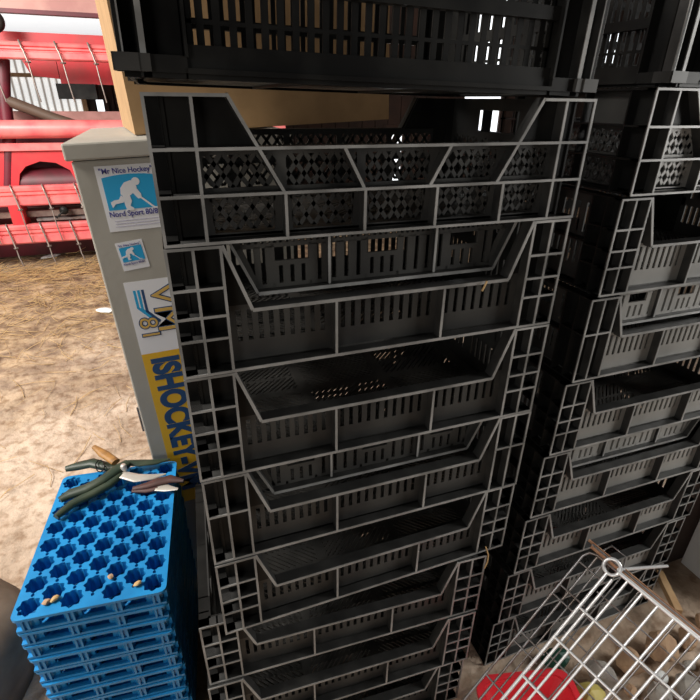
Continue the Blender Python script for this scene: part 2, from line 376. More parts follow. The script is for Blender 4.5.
def crate_B(h=0.177, rows=(0.0, 0.053, 0.085, 0.123), flap=False):
    root = empty('plastic_crate')
    zs = [max(0.0016, z) for z in rows] + [h - 0.0016]
    build_posts(root, [0, 0.033, 0.066], zs, h)
    zc = 0.09
    for nm in ('front', 'back', 'left', 'right'):
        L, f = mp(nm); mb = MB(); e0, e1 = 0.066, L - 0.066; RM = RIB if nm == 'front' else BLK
        ribs = [0.216, 0.388] if L > 0.5 else [0.2]
        ed = [e0] + ribs + [e1]
        hrib(mb, f, e0, e1, 0.002, t=0.004, M=RM)
        if nm == 'front':
            hrib(mb, f, 0.099, L - 0.099, zc - 0.002, t=0.0045, d1=RD + 0.004)
            for u in ribs: vrib(mb, f, u, 0, zc)
            plate(mb, f, e0, e1, 0, 0.037); plate(mb, f, e0, e1, 0.083, zc)
            for a, b in zip(ed[:-1], ed[1:]):
                plate(mb, f, a, a + 0.008, 0.037, 0.083); plate(mb, f, b - 0.008, b, 0.037, 0.083)
                slots(mb, f, a + 0.008, b - 0.008, 0.037, 0.083)
            for g2 in (f, lambda u, z, d: f(L - u, z, d)):
                drib(mb, g2, (0.068, h), (0.099, zc - 0.002), t=0.0045, d1=RD + 0.004)
                mb.prism([(0.066, zc), (0.099, zc), (0.069, h)], g2, RD, RD + WT, BLK)
        else:
            hrib(mb, f, e0, e1, h - 0.002, t=0.004, M=RM); hrib(mb, f, e0, e1, zc, M=RM)
            for u in ribs: vrib(mb, f, u, 0, h, M=RM)
            plate(mb, f, e0, e1, 0, 0.036); plate(mb, f, e0, e1, 0.08, 0.1); plate(mb, f, e0, e1, 0.155, h)
            for a, b in zip(ed[:-1], ed[1:]):
                plate(mb, f, a, a + 0.01, 0.036, 0.155); plate(mb, f, b - 0.01, b, 0.036, 0.155)
                slots(mb, f, a + 0.01, b - 0.01, 0.036, 0.08)
                c = (a + b) / 2; w = 0.026      # hand hole in the middle of the upper slots
                slots(mb, f, a + 0.01, c - w, 0.1, 0.155); slots(mb, f, c + w, b - 0.01, 0.1, 0.155); plate(mb, f, c - w, c + w, 0.1, 0.122)
                plate(mb, f, c - w, c - w + 0.004, 0.1, 0.155); plate(mb, f, c + w - 0.004, c + w, 0.1, 0.155)
        mb.build('front_panel' if nm == 'front' else 'back_panel' if nm == 'back' else 'side_panel', root)
    if flap:
        L, f = mp('front'); mb = MB(); d0, d1 = 0.040, 0.044
        zb, zt = 0.1, h - 0.004
        conv = [(0.112, zb), (L - 0.112, zb), (L - 0.08, zt), (0.08, zt)]
        hrib(mb, f, 0.112, L - 0.112, zb, d0 - 0.014, d1, 0.0045); hrib(mb, f, 0.08, L - 0.08, zt, d0 - 0.006, d1, 0.004)
        for g2 in (f, lambda u, z, d: f(L - u, z, d)): drib(mb, g2, (0.112, zb), (0.08, zt), d0 - 0.014, d1)
        for u in (0.216, 0.384): vrib(mb, f, u, zb, zt, d0 - 0.008, d1)
        plate(mb, f, 0.112, L - 0.112, zb, zb + 0.008, d0, d1)
        mb.prism(clip([(0, zt - 0.014), (L, zt - 0.014), (L, zt - 0.008), (0, zt - 0.008)], conv), f, d0, d1, PL)
        slots(mb, f, 0.085, L - 0.085, zt - 0.008, zt, 0.0085, 0.0045, d0, d1)
        ed = [0.112, 0.216, 0.384, L - 0.112]
        for a, b in zip(ed[:-1], ed[1:]):
            c = (a + b) / 2; w = 0.024
            plate(mb, f, c - w - 0.004, c - w, zb, zt - 0.01, d0, d1); plate(mb, f, c + w, c + w + 0.004, zb, zt - 0.01, d0, d1)
            plate(mb, f, c - w, c + w, zb + 0.033, zb + 0.04, d0, d1)
            slots(mb, f, c - w, c + w, zb + 0.008, zb + 0.033, 0.012, 0.006, d0, d1)
            slots(mb, f, a, c - w - 0.004, zb + 0.008, zt - 0.012, 0.013, 0.0065, d0, d1)
            slots(mb, f, c + w + 0.004, b, zb + 0.008, zt - 0.012, 0.013, 0.0065, d0, d1)
        for g2 in (f, lambda u, z, d: f(L - u, z, d)):
            mb.prism([(0.112, zb + 0.005), (0.118, zb + 0.005), (0.092, zt), (0.08, zt)], g2, d0, d1, PL)
        mb.build('front_flap', root)
    crate_floor(root)
    return root

def crate_T(h=0.24):
    """tall slotted crate with rounded posts"""
    root = empty('plastic_crate')
    for a, ma, c, mc in (('front', 0, 'left', 1), ('front', 1, 'right', 0), ('back', 0, 'right', 1), ('back', 1, 'left', 0)):
        posts = MB()
        for nm, mir in ((a, ma), (c, mc)):
            L, f = mp(nm); g2 = (lambda u, z, d, f=f, L=L: f(L - u, z, d)) if mir else f
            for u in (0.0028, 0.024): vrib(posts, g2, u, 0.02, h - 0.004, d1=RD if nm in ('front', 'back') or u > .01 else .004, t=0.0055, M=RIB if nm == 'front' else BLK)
            vrib(posts, g2, 0.066, 0.02, h - 0.004, M=BLK)
            plate(posts, g2, 0.003, 0.066, 0, h, M=BLK)
            hrib(posts, g2, -0.006, 0.03, 0.013, d0=-0.004, t=0.016, M=PL); hrib(posts, g2, 0, 0.066, h - 0.003, t=0.006, M=PL)
            hrib(posts, g2, 0.026, 0.066, 0.013, d0=0.002, t=0.016, M=BLK)
            posts.box(0.03, 0.064, 0.0, 0.006, 0.006, RD + 0.004, BLK, fn=lambda a, b, c: g2(a, b, c))
        posts.build('corner_post', root)
    for nm in ('front', 'back', 'left', 'right'):
        L, f = mp(nm); mb = MB(); e0, e1 = 0.066, L - 0.066
        plate(mb, f, e0, e1, 0, 0.032, d0=0.008, d1=0.011, M=BLK)
        plate(mb, f, e0, e1, 0.005, 0.01, d0=0.001, d1=0.01, M=BLK)
        slots(mb, f, e0, e1, 0.032, 0.052, 0.0165, 0.0095, M=BLK); plate(mb, f, e0, e1, 0.052, 0.056, M=BLK)
        slots(mb, f, e0, e1, 0.056, 0.085, 0.0165, 0.0095, M=BLK); plate(mb, f, e0, e1, 0.085, 0.1, d0=0.008, d1=0.022, M=BLK)
        slots(mb, f, e0, e1, 0.1, 0.16, 0.0165, 0.0095, M=BLK)
        plate(mb, f, e0, e1, 0.16, 0.175, M=BLK)
        slots(mb, f, e0, e1, 0.175, h - 0.015, 0.0165, 0.0095, M=BLK)
        plate(mb, f, e0, e1, h - 0.015, h, d0=0.006, d1=0.022, M=BLK)
        for u in (e0 + 0.003, e1 - 0.003): plate(mb, f, u - 0.006, u + 0.006, 0, h, M=BLK)
        mb.build('front_panel' if nm == 'front' else 'back_panel' if nm == 'back' else 'side_panel', root)
    crate_floor(root)
    return root

R4 = (0.0, 0.053, 0.085, 0.123); R2 = (0.0, 0.103)
protoA = crate_A(); protoT = crate_T()
PLR = mat('lighter_grey_plastic', (0.17, 0.166, 0.155), 0.45, col2=(0.31, 0.30, 0.28), scale=7, lo=0.3, hi=0.75)  # lighter grey for front panels and flaps of the right-hand stack
def paler(root):
    for ch in root.children:
        for k, mm in enumerate(ch.data.materials):
            if mm == PL and ch.name.split('.')[0] in ('front_panel', 'front_flap'): ch.data.materials[k] = PLR
    return root
protoRo = paler(crate_B(rows=R4)); protoRf = paler(crate_B(rows=R4, flap=True)); protoRf2 = paler(crate_B(rows=R2, flap=True)); protoRA = paler(crate_A())
protoBo = crate_B(rows=R4); protoBf = crate_B(rows=R4, flap=True); protoBf2 = crate_B(rows=R2, flap=True)
used = set()
def place(proto, x, y, z, yaw=0.0, roll=0.0, label='', group=''):
    o = proto if proto not in used else copy_tree(proto)
    used.add(proto)
    o.location = (x + W / 2, y + D / 2, z); o.rotation_euler = (0, R(roll), R(yaw))
    tag(o, label, 'crate', group); return o
GC = 'black crates in the centre stack'; GR = 'black crates in the right-hand stack'
P = 0.1787
place(protoT, -0.015, 0.0, 1.4235, 0, 1.1, 'tall narrow-slotted black crate on top of the centre stack', GC)
place(protoA, 0.0, 0.0, 7 * P, 0, 0, 'black crate with diamond lattice walls in the centre stack, before the cardboard box', GC)
B6 = 6 * P
place(protoBf, -0.002, 0.0, 6 * P, 0.1, 0, 'flap-fronted black crate directly under the diamond lattice crate of the centre stack', GC)
place(protoBo, -0.002, 0.0, 5 * P, -0.1, 0, 'open-fronted black crate showing its slotted floor, level with the yellow hockey sticker', GC)
place(protoBf2, -0.001, 0.0, 4 * P, 0.0, 0, 'black crate with two-row corner posts in the centre stack beside the blue trays', GC)
place(protoBo, -0.003, 0.0, 3 * P, 0.6, 0, 'black crate in the centre stack resting on the crate that juts out to the left', GC)
place(protoBo, -0.0354, 0.0088, 2 * P, -3.2, 0, 'black crate that juts out left beneath the offset upper crates of the centre stack', GC)
place(protoBo, -0.041, 0.004, 1 * P, -3.0, 0, 'black crate next to the ground crate at the bottom of the centre stack', GC)
place(protoBo, -0.042, 0.012, 0.0, -3.1, 0, 'lowest black crate of the centre stack, standing on the dirt floor', GC)
PR = 0.1812; YR = 0.042
xr = [0.664, 0.676, 0.690, 0.703, 0.714, 0.727, 0.742, 0.755]
labs = ['lowest black crate of the right-hand stack, on the floor behind the wire cage', 'second lowest black crate of the right-hand stack, behind the wire cage',
        'open black crate of the right-hand stack just above the ring of the wire cage', 'black flap-fronted crate with four-row posts in the middle of the right-hand stack',
        'open black crate of the right-hand stack, between its two flap-fronted crates', 'black crate with tall two-row corner posts and hand-hole flap in the right-hand stack',
        'open-topped black crate of the right-hand stack right under its diamond lattice crate', 'black crate with diamond lattice walls near the top of the right-hand stack']
kinds = [protoRo, protoRo, protoRo, protoRf, protoRo, protoRf2, protoRo, protoRA]
for k in range(8):
    place(kinds[k], xr[k], YR, k * PR, 0.15 * ((k % 3) - 1), 0, labs[k], GR)
place(protoT, 0.775, YR, 7 * PR + 0.166, 0, 0, 'tall slotted black crate on top of the right-hand stack', GR)

# ------------------------------------------------------------------ filing cabinet with stickers
CW, CD, CH = 0.46, 0.58, 1.323
cab = empty('filing_cabinet', (-0.107, 0.60, 0.004), (0, R(-2.5), 0))
tag(cab, 'grey metal cabinet covered in hockey stickers, leaning behind the left edge of the crates', 'cabinet')
b = MB(); b.box(0, CW, 0, CD, 0.0, CH - 0.036, GREY)
b.build('body', cab, 0.004)
b = MB(); b.box(-0.009, CW + 0.009, -0.012, CD, CH - 0.034, CH, GREY); b.build('top_lid', cab, 0.004)
b = MB(); b.tube([(0, 0.10, 0.62), (-0.016, 0.10, 0.62), (-0.016, 0.10, 0.54), (0, 0.10, 0.54)], 0.004, DULL); b.build('side_handle', cab)
SF = lambda u, v, d: (u, -0.0005 - d, CH - v)           # sticker face: u right, v down from the top, d outwards
def sheet(mb, pts, M, d=0.0): mb.prism([(u, v) for u, v in pts], SF, d, d + 0.0004, M)
def rect(u0, u1, v0, v1): return [(u0, v0), (u1, v0), (u1, v1), (u0, v1)]
def circ(cu, cv, r, n=14, ry=None): return [(cu + r * math.cos(2 * math.pi * k / n), cv + (ry or r) * math.sin(2 * math.pi * k / n)) for k in range(n)]
def text(s, size, M, parent, u, v, rot=0.0, d=0.001, name='lettering', sx=1.0, bold=0.0, shear=0.0):
    c = bpy.data.curves.new('t', 'FONT'); c.body = s; c.size = size; c.extrude = 0.0003; c.offset = bold; c.shear = shear; c.fill_mode = 'BOTH'
    t = bpy.data.objects.new('t', c); COL.objects.link(t)
    bpy.context.view_layer.update()
    me = bpy.data.meshes.new_from_object(t.evaluated_get(bpy.context.evaluated_depsgraph_get()))
    bpy.data.objects.remove(t)
    ca, sa = math.cos(rot), math.sin(rot)
    for vtx in me.vertices:
        x, y, z = vtx.co; x *= sx
        uu, vv = x, -y
        vtx.co = SF(u + uu * ca - vv * sa, v + uu * sa + vv * ca, d + z)
    me.materials.clear(); me.materials.append(M)
    o = bpy.data.objects.new(name, me); COL.objects.link(o); o.parent = parent; return o
def player(mb, u0, v0, k, d):
    """white skating player bent over a stick; (u0, v0) top-left, k overall width"""
    q = lambda pts: [(u0 + a * k, v0 + c * k) for a, c in pts]
    sheet(mb, q(circ(0.60, 0.13, 0.085)), WHITE, d + 0.00000)
    sheet(mb, q([(0.26, 0.25), (0.36, 0.14), (0.50, 0.10), (0.58, 0.16), (0.60, 0.26), (0.52, 0.36), (0.40, 0.44), (0.30, 0.46), (0.24, 0.38)]), WHITE, d + 0.00008)
    sheet(mb, q([(0.46, 0.24), (0.58, 0.26), (0.66, 0.40), (0.66, 0.50), (0.58, 0.50), (0.50, 0.38)]), WHITE, d + 0.00016)
    sheet(mb, q([(0.27, 0.40), (0.42, 0.42), (0.44, 0.54), (0.38, 0.66), (0.30, 0.72), (0.28, 0.60)]), WHITE, d + 0.00024)
    sheet(mb, q([(0.30, 0.66), (0.38, 0.64), (0.46, 0.70), (0.44, 0.74), (0.30, 0.74)]), WHITE, d + 0.00032)
    sheet(mb, q([(0.24, 0.40), (0.32, 0.50), (0.26, 0.56), (0.10, 0.58), (0.02, 0.66), (0.0, 0.54), (0.08, 0.50), (0.18, 0.49)]), WHITE, d + 0.00040)
    sheet(mb, q([(0.52, 0.38), (0.55, 0.36), (0.90, 0.70), (1.02, 0.71), (1.02, 0.74), (0.88, 0.74)]), WHITE, d + 0.00048)

# larger sticker
st = MB(); sheet(st, rect(0.040, 0.168, 0.048, 0.186), WHITE); s1 = st.build('sticker', cab)
s1['label'] = 'large white and blue hockey player sticker'
st = MB(); sheet(st, [(0.049, 0.072), (0.075, 0.068), (0.104, 0.0665), (0.134, 0.068), (0.160, 0.072), (0.160, 0.140), (0.049, 0.140)], SKYB, 0.0005); st.build('blue_field', s1)
st = MB(); player(st, 0.056, 0.070, 0.098, 0.001); st.build('player_figure', s1)
text('"Mr Nice Hockey"', 0.0155, INK, s1, 0.047, 0.064, sx=0.92, bold=0.0002)
text('Nord Sport 80/81', 0.0165, INK, s1, 0.047, 0.154, sx=0.90, bold=0.0002)
st = MB()
for v in (0.163, 0.169, 0.175): sheet(st, rect(0.055, 0.155, v, v + 0.0012), mat('sticker_small_print', (0.5, 0.48, 0.62), 0.6), 0.0005)
st.build('small_print', s1)
# smaller sticker, slightly turned
st = MB(); q = lambda u, v: (0.043 + (u * math.cos(-0.08) - v * math.sin(-0.08)), 0.212 + (u * math.sin(-0.08) + v * math.cos(-0.08)))
sheet(st, [q(*p) for p in rect(0, 0.058, 0, 0.066)], WHITE); s2 = st.build('sticker', cab)
s2['label'] = 'small white and blue hockey player sticker'
st = MB(); sheet(st, [q(*p) for p in rect(0.005, 0.053, 0.012, 0.046)], SKYB, 0.0005); st.build('blue_field', s2)
st = MB(); player(st, 0.051, 0.2215, 0.042, 0.001); st.build('player_figure', s2)
text('"Mr Nice Hockey"', 0.0068, INK, s2, *q(0.004, 0.010), rot=-0.08, sx=0.95)
text('Nord Sport 80/81', 0.0070, INK, s2, *q(0.004, 0.053), rot=-0.08, sx=0.92)
# long world-championship sticker, read from top to bottom
LS = 0.305
st = MB(); sheet(st, rect(0.040, 0.185, LS, LS + 0.190), WHITE); s3 = st.build('sticker', cab)
s3['label'] = 'long white and yellow ice hockey championship sticker'
st = MB(); sheet(st, rect(0.040, 0.185, LS + 0.190, LS + 0.69), YEL); st.build('yellow_field', s3)
text('VM', 0.082, NAVY, s3, 0.094, LS + 0.012, rot=math.pi / 2, d=0.0006, bold=0.0020, sx=1.12)
text('VM', 0.082, GOLD, s3, 0.094, LS + 0.012, rot=math.pi / 2, d=0.0014, bold=-0.0004, sx=1.12)
text('81', 0.060, NAVY, s3, 0.054, LS + 0.092, rot=math.pi / 2, d=0.0006, bold=0.0020, sx=1.05)
text('81', 0.060, GOLD, s3, 0.054, LS + 0.092, rot=math.pi / 2, d=0.0014, bold=-0.0004, sx=1.05)
st = MB()
for k, (u, l) in enumerate(((0.056, 0.060), (0.065, 0.068), (0.074, 0.076))):
    sheet(st, [(u, LS + 0.022), (u + 0.006, LS + 0.022), (u + 0.006, LS + 0.022 + l * 0.75), (u, LS + 0.022 + l * 0.75)], SKYB if k < 2 else NAVY, 0.0001 + 0.00004 * k)
    sheet(st, [(u, LS + 0.022 + l * 0.75), (u + 0.006, LS + 0.022 + l * 0.75 - 0.002), (u + 0.030, LS + 0.022 + l * 0.75 + 0.026), (u + 0.026, LS + 0.022 + l * 0.75 + 0.032)], SKYB if k < 2 else NAVY, 0.0001 + 0.00004 * k)
st.build('stripes', s3)
text('ISHOCKEY-VM', 0.088, NAVY, s3, 0.062, LS + 0.205, rot=math.pi / 2, d=0.0006, bold=0.0045, sx=0.78, shear=0.0)

# ------------------------------------------------------------------ cardboard box on the cabinet
zb = 1.334
cb = empty('cardboard_box', (-0.034, 0.70, zb), (0, R(-2.6), R(6)))
tag(cb, 'brown cardboard box standing on the grey cabinet behind the centre stack', 'box')
b = MB(); b.box(0, 0.66, 0, 0.004, 0, 0.5, CARD); b.box(0, 0.004, 0.004, 0.42, 0, 0.5, CARD); b.box(0.656, 0.66, 0.004, 0.42, 0, 0.5, CARD); b.box(0.004, 0.656, 0.416, 0.42, 0, 0.5, CARD); b.box(0.004, 0.656, 0.004, 0.416, 0, 0.004, CARD)
b.build('carton', cb)
b = MB(); b.box(0.0, 0.66, 0.0, 0.209, 0.5, 0.504, CARD); b.build('flap', cb)
b = MB(); b.box(0.0, 0.66, 0.211, 0.42, 0.5, 0.504, CARD); b.build('flap', cb)

# ------------------------------------------------------------------ blue trays
TW, TD, TH = 0.287, 0.424, 0.0405
def flat_mesh(name, outer, holes, z0, z1, M):
    c = bpy.data.curves.new(name, 'CURVE'); c.dimensions = '2D'; c.fill_mode = 'BOTH'; c.extrude = (z1 - z0) / 2
    for pts in [outer] + holes:
        s = c.splines.new('POLY'); s.points.add(len(pts) - 1)
        for k, (x, y) in enumerate(pts): s.points[k].co = (x, y, 0, 1)
        s.use_cyclic_u = True
    o = bpy.data.objects.new(name, c); COL.objects.link(o); bpy.context.view_layer.update()
    me = bpy.data.meshes.new_from_object(o.evaluated_get(bpy.context.evaluated_depsgraph_get()))
    bpy.data.objects.remove(o)
    for v in me.vertices: v.co.z += (z0 + z1) / 2
    me.materials.clear(); me.materials.append(M); me.name = name
    for p in me.polygons: p.use_smooth = False
    return me
def star(cx, cy, r, amp=0.0022, n=32): return [(cx + (r + amp * math.cos(8 * t)) * math.cos(t), cy + (r + amp * math.cos(8 * t)) * math.sin(t)) for t in [2 * math.pi * k / n for k in range(n)]]
def oval(cx, cy, a, bq, rot, n=10): return [(cx + a * math.cos(t) * math.cos(rot) - bq * math.sin(t) * math.sin(rot), cy + a * math.cos(t) * math.sin(rot) + bq * math.sin(t) * math.cos(rot)) for t in [2 * math.pi * k / n for k in range(n)]]
def rrect(w, d, r, n=5):
    out = []
    for cx, cy, a0 in ((w / 2 - r, d / 2 - r, 0), (-w / 2 + r, d / 2 - r, 90), (-w / 2 + r, -d / 2 + r, 180), (w / 2 - r, -d / 2 + r, 270)):
        for k in range(n + 1):
            t = R(a0 + 90 * k / n); out.append((cx + r * math.cos(t), cy + r * math.sin(t)))
    return out
px_, py_ = 0.0388, 0.0525
holes = []
for i in range(-3, 4):
    odd = i % 2 == 0
    n = 7 if odd else 8
    for j in range(n):
        cx, cy = i * px_, (j - (n - 1) / 2) * py_
        holes.append(star(cx, cy, 0.0203))
        if i < 3:       # small oval openings between neighbouring stars
            for sg in (1, -1):
                ox, oy = cx + px_ / 2 + 0.0, cy + sg * py_ / 4
                pass
small = []
for i in range(-3, 4):
    n = 8 if i % 2 == 0 else 7
    for j in range(n):
        cy = (j - (n - 1) / 2) * py_
        if abs(i * px_) < 0.13 and abs(cy) < 0.19:
            small.append(oval(i * px_, cy, 0.0035, 0.0042, 0))
tray = empty('bulb_tray')
top_me = flat_mesh('top_plate', rrect(TW, TD, 0.014), holes + small, TH - 0.0065, TH, BLUE)
o = bpy.data.objects.new('top_plate', top_me); COL.objects.link(o); o.parent = tray
b = MB()
for hl in holes:
    n = len(hl); cx = sum(p[0] for p in hl) / n; cy = sum(p[1] for p in hl) / n
    out = [(cx + (x - cx) * 1.03, cy + (y - cy) * 1.03) for x, y in hl]
    z0, z1 = 0.003, TH - 0.006
    vs = [(x, y, z0) for x, y in hl] + [(x, y, z1) for x, y in hl] + [(x, y, z0) for x, y in out] + [(x, y, z1) for x, y in out]
    fs = []
    for i in range(n):
        j = (i + 1) % n
        fs += [(i, n + i, n + j, j), (2 * n + i, 2 * n + j, 3 * n + j, 3 * n + i), (i, j, 2 * n + j, 2 * n + i), (n + i, 3 * n + i, 3 * n + j, n + j)]
    b.add(vs, fs, BLUE)
b.build('cell_walls', tray)
b = MB()
for s in (-1, 1):
    b.box(-TW / 2 + 0.004, TW / 2 - 0.004, min(s * (TD / 2 - 0.003), s * (TD / 2 - 0.013)), max(s * (TD / 2 - 0.003), s * (TD / 2 - 0.013)), 0, 0.006, BLUE)
    b.box(min(s * (TW / 2 - 0.003), s * (TW / 2 - 0.013)), max(s * (TW / 2 - 0.003), s * (TW / 2 - 0.013)), -TD / 2 + 0.014, TD / 2 - 0.014, 0, 0.006, BLUE)
b.build('bottom_rim', tray)
for sd in (-1, 1):
    y0, y1 = sorted((sd * (TD / 2 - 0.002), sd * (TD / 2 - 0.012)))
    for x in (-0.121, -0.040, 0.048, 0.121):
        b = MB()
        for q in (-0.005, 0.005): b.box(x + q - 0.0022, x + q + 0.0022, y0, y1, 0.004, TH - 0.006, BLUE)
        b.box(x - 0.005, x + 0.005, (y0 + y1) / 2 - .001, (y0 + y1) / 2 + .001, 0.004, TH - 0.006, BLUE)
        b.build('side_rib', tray)
    x0, x1 = sorted((sd * (TW / 2 - 0.002), sd * (TW / 2 - 0.012)))
    for y in (-0.19, -0.105, 0.0, 0.105, 0.19):
        b = MB()
        for q in (-0.005, 0.005): b.box(x0, x1, y + q - 0.0022, y + q + 0.0022, 0.004, TH - 0.006, BLUE)
        b.box((x0 + x1) / 2 - .001, (x0 + x1) / 2 + .001, y - 0.005, y + 0.005, 0.004, TH - 0.006, BLUE)
        b.build('side_rib', tray)
TC = (-0.227, 0.378); NT = 12; TP = 0.51 / NT
ordn = ['', 'second', 'third', 'fourth', 'fifth', 'sixth', 'seventh', 'eighth', 'ninth', 'tenth', 'eleventh']
for k in range(NT):
    o = tray if k == 0 else copy_tree(tray)
    z = 0.51 - (k + 1) * TP
    o.location = (TC[0] + random.uniform(-0.0015, 0.0015), TC[1] + random.uniform(-0.0015, 0.0015), max(0.0, z)); o.rotation_euler = (0, 0, R(-5.5 + random.uniform(-0.5, 0.5)))
    lab = 'topmost blue plastic tray with star-shaped holes, pruning shears lying on it' if k == 0 else \
          'lowest blue plastic tray of the stack, standing on the dirt floor' if k == NT - 1 else '%s blue plastic tray from the top of the stack left of the crates' % ordn[k]
    tag(o, lab, 'tray', 'stacked blue trays')

# dry crumbs on the top tray
def lump(name, loc, r, M, seed, sq=(1, 1, 1), sub=2):
    import bmesh
    bm = bmesh.new(); bmesh.ops.create_icosphere(bm, subdivisions=sub, radius=1.0)
    rn = random.Random(seed); axes = [(Vector((rn.uniform(-1, 1), rn.uniform(-1, 1), rn.uniform(-1, 1))).normalized(), rn.uniform(0.55, 0.95)) for _ in range(9)]
    for v in bm.verts:
        for a, dd in axes:
            t = v.co.dot(a)
            if t > dd: v.co -= a * (t - dd) * 0.9
    zmin = min(v.co.z for v in bm.verts)
    for v in bm.verts: v.co = Vector((v.co.x * r * sq[0], v.co.y * r * sq[1], (v.co.z - zmin) * r * sq[2]))
    me = bpy.data.meshes.new(name); bm.to_mesh(me); bm.free(); me.materials.append(M)
    o = bpy.data.objects.new(name, me); COL.objects.link(o); o.location = loc; o.rotation_euler = (0, 0, rn.uniform(0, 6.28)); return o
for k, (a, c, lb) in enumerate(((47, 603, 'dry brown plant crumb on the front left of the top blue tray, by the corner'), (55, 600, 'pale plant crumb on the top tray, right of the brown corner crumb'),
                            (111, 578, 'small dry crumb near the front middle of the top blue tray'), (138, 585, 'orange-brown crumb on the front right of the top blue tray'))):
    p = onz(a, c, 0.51); tag(lump('plant_crumb', (p.x, p.y, 0.5095), 0.0075, STRAW if k % 2 else STONE2, 40 + k, (1.3, 0.9, 0.6)), lb, 'crumb', 'crumbs on the top tray')

# ------------------------------------------------------------------ pruning shears on the trays
def spoon(mb, pts, w, t, M, taper=None):
    """flat bar with rounded section along a path"""
    pts = [Vector(p) for p in pts]; n = 10; vs = []; fs = []
    for i, p in enumerate(pts):
        tg = (pts[min(i + 1, len(pts) - 1)] - pts[max(i - 1, 0)]).normalized(); a = tg.cross(Vector((0, 0, 1))).normalized(); c = a.cross(tg)
        k = taper[i] if taper else 1
        for j in range(n):
            th = 2 * math.pi * j / n; vs.append(p + a * math.cos(th) * w * 1.35 * k + c * math.sin(th) * t * (0.6 + 0.4 * k))
    for i in range(len(pts) - 1):
        for j in range(n): fs.append((i * n + j, i * n + (j + 1) % n, (i + 1) * n + (j + 1) % n, (i + 1) * n + j))
    mb.add(vs, fs, M, True); mb.add(vs[:n][::-1], [tuple(range(n))], M); mb.add(vs[-n:], [tuple(range(n))], M)
ZT = 0.5115
def Tz(px, py, h): p = onz(px, py, ZT + h); return Vector((p.x, p.y, ZT + h))
def rel(o, pts): return [p - o for p in pts]
org = Tz(118, 478, 0.0)
sh = empty('pruning_shears', org); tag(sh, 'green-handled pruning shears lying across the back of the top blue tray', 'shears')
b = MB(); spoon(b, rel(org, [Tz(56, 517, .011), Tz(72, 504, .012), Tz(92, 494, .014), Tz(108, 485, .018), Tz(120, 474, .021)]), 0.010, 0.009, GRN, [.6, .9, 1, 1.1, 1.1]); b.build('handle', sh)
b = MB(); spoon(b, rel(org, [Tz(60, 500, .012), Tz(70, 494, .014), Tz(86, 489, .02), Tz(103, 480, .026), Tz(117, 470, .029), Tz(128, 463, .027)]), 0.013, 0.010, GRN, [.5, .9, .9, .85, 1, .8]); b.build('handle', sh)
b = MB(); spoon(b, rel(org, [Tz(120, 474, .024), Tz(136, 478, .021), Tz(152, 477, .016), Tz(166, 474, .012)]), 0.011, 0.003, BLADE, [.9, 1.1, .8, .15]); b.build('blade', sh)
b = MB(); spoon(b, rel(org, [Tz(127, 463, .022), Tz(140, 463, .018), Tz(156, 462, .013), Tz(170, 459, .010)]), 0.009, 0.004, GRN, [1, 1.2, .9, .2]); o = b.build('hook_jaw', sh)
b = MB(); b.lathe([(0, .044), (.006, .044), (.0075, .041), (.0075, .02)], BLADE, 14, fn=lambda x, y, z: (x + (Tz(124, 469, .03) - org).x, y + (Tz(124, 469, .03) - org).y, z)); b.build('pivot_bolt', sh)
org = Tz(104, 464, 0.0)
sh = empty('pruning_shears', org); tag(sh, 'orange and black pruning shears crossing beneath the green pair on the blue tray', 'shears')
b = MB(); spoon(b, rel(org, [Tz(94, 447, .034), Tz(104, 454, .036), Tz(116, 462, .037)]), 0.010, 0.007, BRASS, [.5, 1, .9]); o = b.build('handle', sh); o['label'] = 'worn orange handle'
b = MB(); spoon(b, rel(org, [Tz(66, 469, .010), Tz(78, 466, .012), Tz(92, 463, .014), Tz(104, 466, .014), Tz(116, 468, .012)]), 0.012, 0.010, GRN, [.5, .9, 1, .9, .7]); o = b.build('handle', sh); o['label'] = 'dark green handle'
b = MB(); b.tube(rel(org, [Tz(100 + 0.5 * math.cos(t) * 9, 466 + math.sin(t) * 6, .016 + t * .0012) for t in [k * .7 for k in range(28)]]), 0.0016, BLK, 6); b.build('spring', sh)
org = Tz(160, 488, 0.0)
sh = empty('pruning_shears', org); tag(sh, 'dark brown pruning shears with pale blade at the right back of the tray', 'shears')
b = MB(); spoon(b, rel(org, [Tz(133, 489, .009), Tz(146, 486, .011), Tz(158, 482, .012), Tz(170, 479, .012), Tz(184, 481, .012)]), 0.010, 0.007, BRN, [.5, .8, 1.1, 1.1, .3]); b.build('handle', sh)
b = MB(); spoon(b, rel(org, [Tz(132, 491, .006), Tz(146, 490, .005), Tz(158, 488, .006)]), 0.008, 0.005, BRN, [.5, 1, .9]); b.build('handle', sh)
b = MB(); spoon(b, rel(org, [Tz(156, 488, .008), Tz(166, 488, .008), Tz(178, 489, .009)]), 0.009, 0.0022, BLADE, [.9, 1.1, .3]); o = b.build('blade', sh)

# ------------------------------------------------------------------ combine harvester reel far left
RYY = 4.5
reel = empty('combine_harvester_header', (-1.0, RYY, 0)); tag(reel, 'red combine harvester header with spring tines, behind the grey cabinet on the earth floor', 'farm machine')
O = Vector((-1.0, RYY, 0)); XL, XR2 = -2.6, 1.2
def rl(x, y, z): return (x - O.x, y - O.y, z)
def bat(z0, z1, y, name='reel_bat', M=PINK):
    """ridged bar running across the header"""
    h = z1 - z0; prof = [(0.05, 0), (0.012, 0.02), (0, 0.10), (0.0, 0.42), (0.022, 0.47), (0.022, 0.53), (0.004, 0.58), (0.004, 0.68), (0.02, 0.72), (0.004, 0.77), (0.0, 0.92), (0.02, 1.0), (0.08, 1.0), (0.08, 0)]
    b = MB(); n = len(prof); vs = [rl(x, y + d, z0 + h * t) for x in (XL, XR2) for d, t in prof]
    b.add(vs, [tuple(range(n))[::-1], tuple(range(n, 2 * n))] + [(i, (i + 1) % n, (i + 1) % n + n, i + n) for i in range(n)], M)
    return b.build(name, reel)
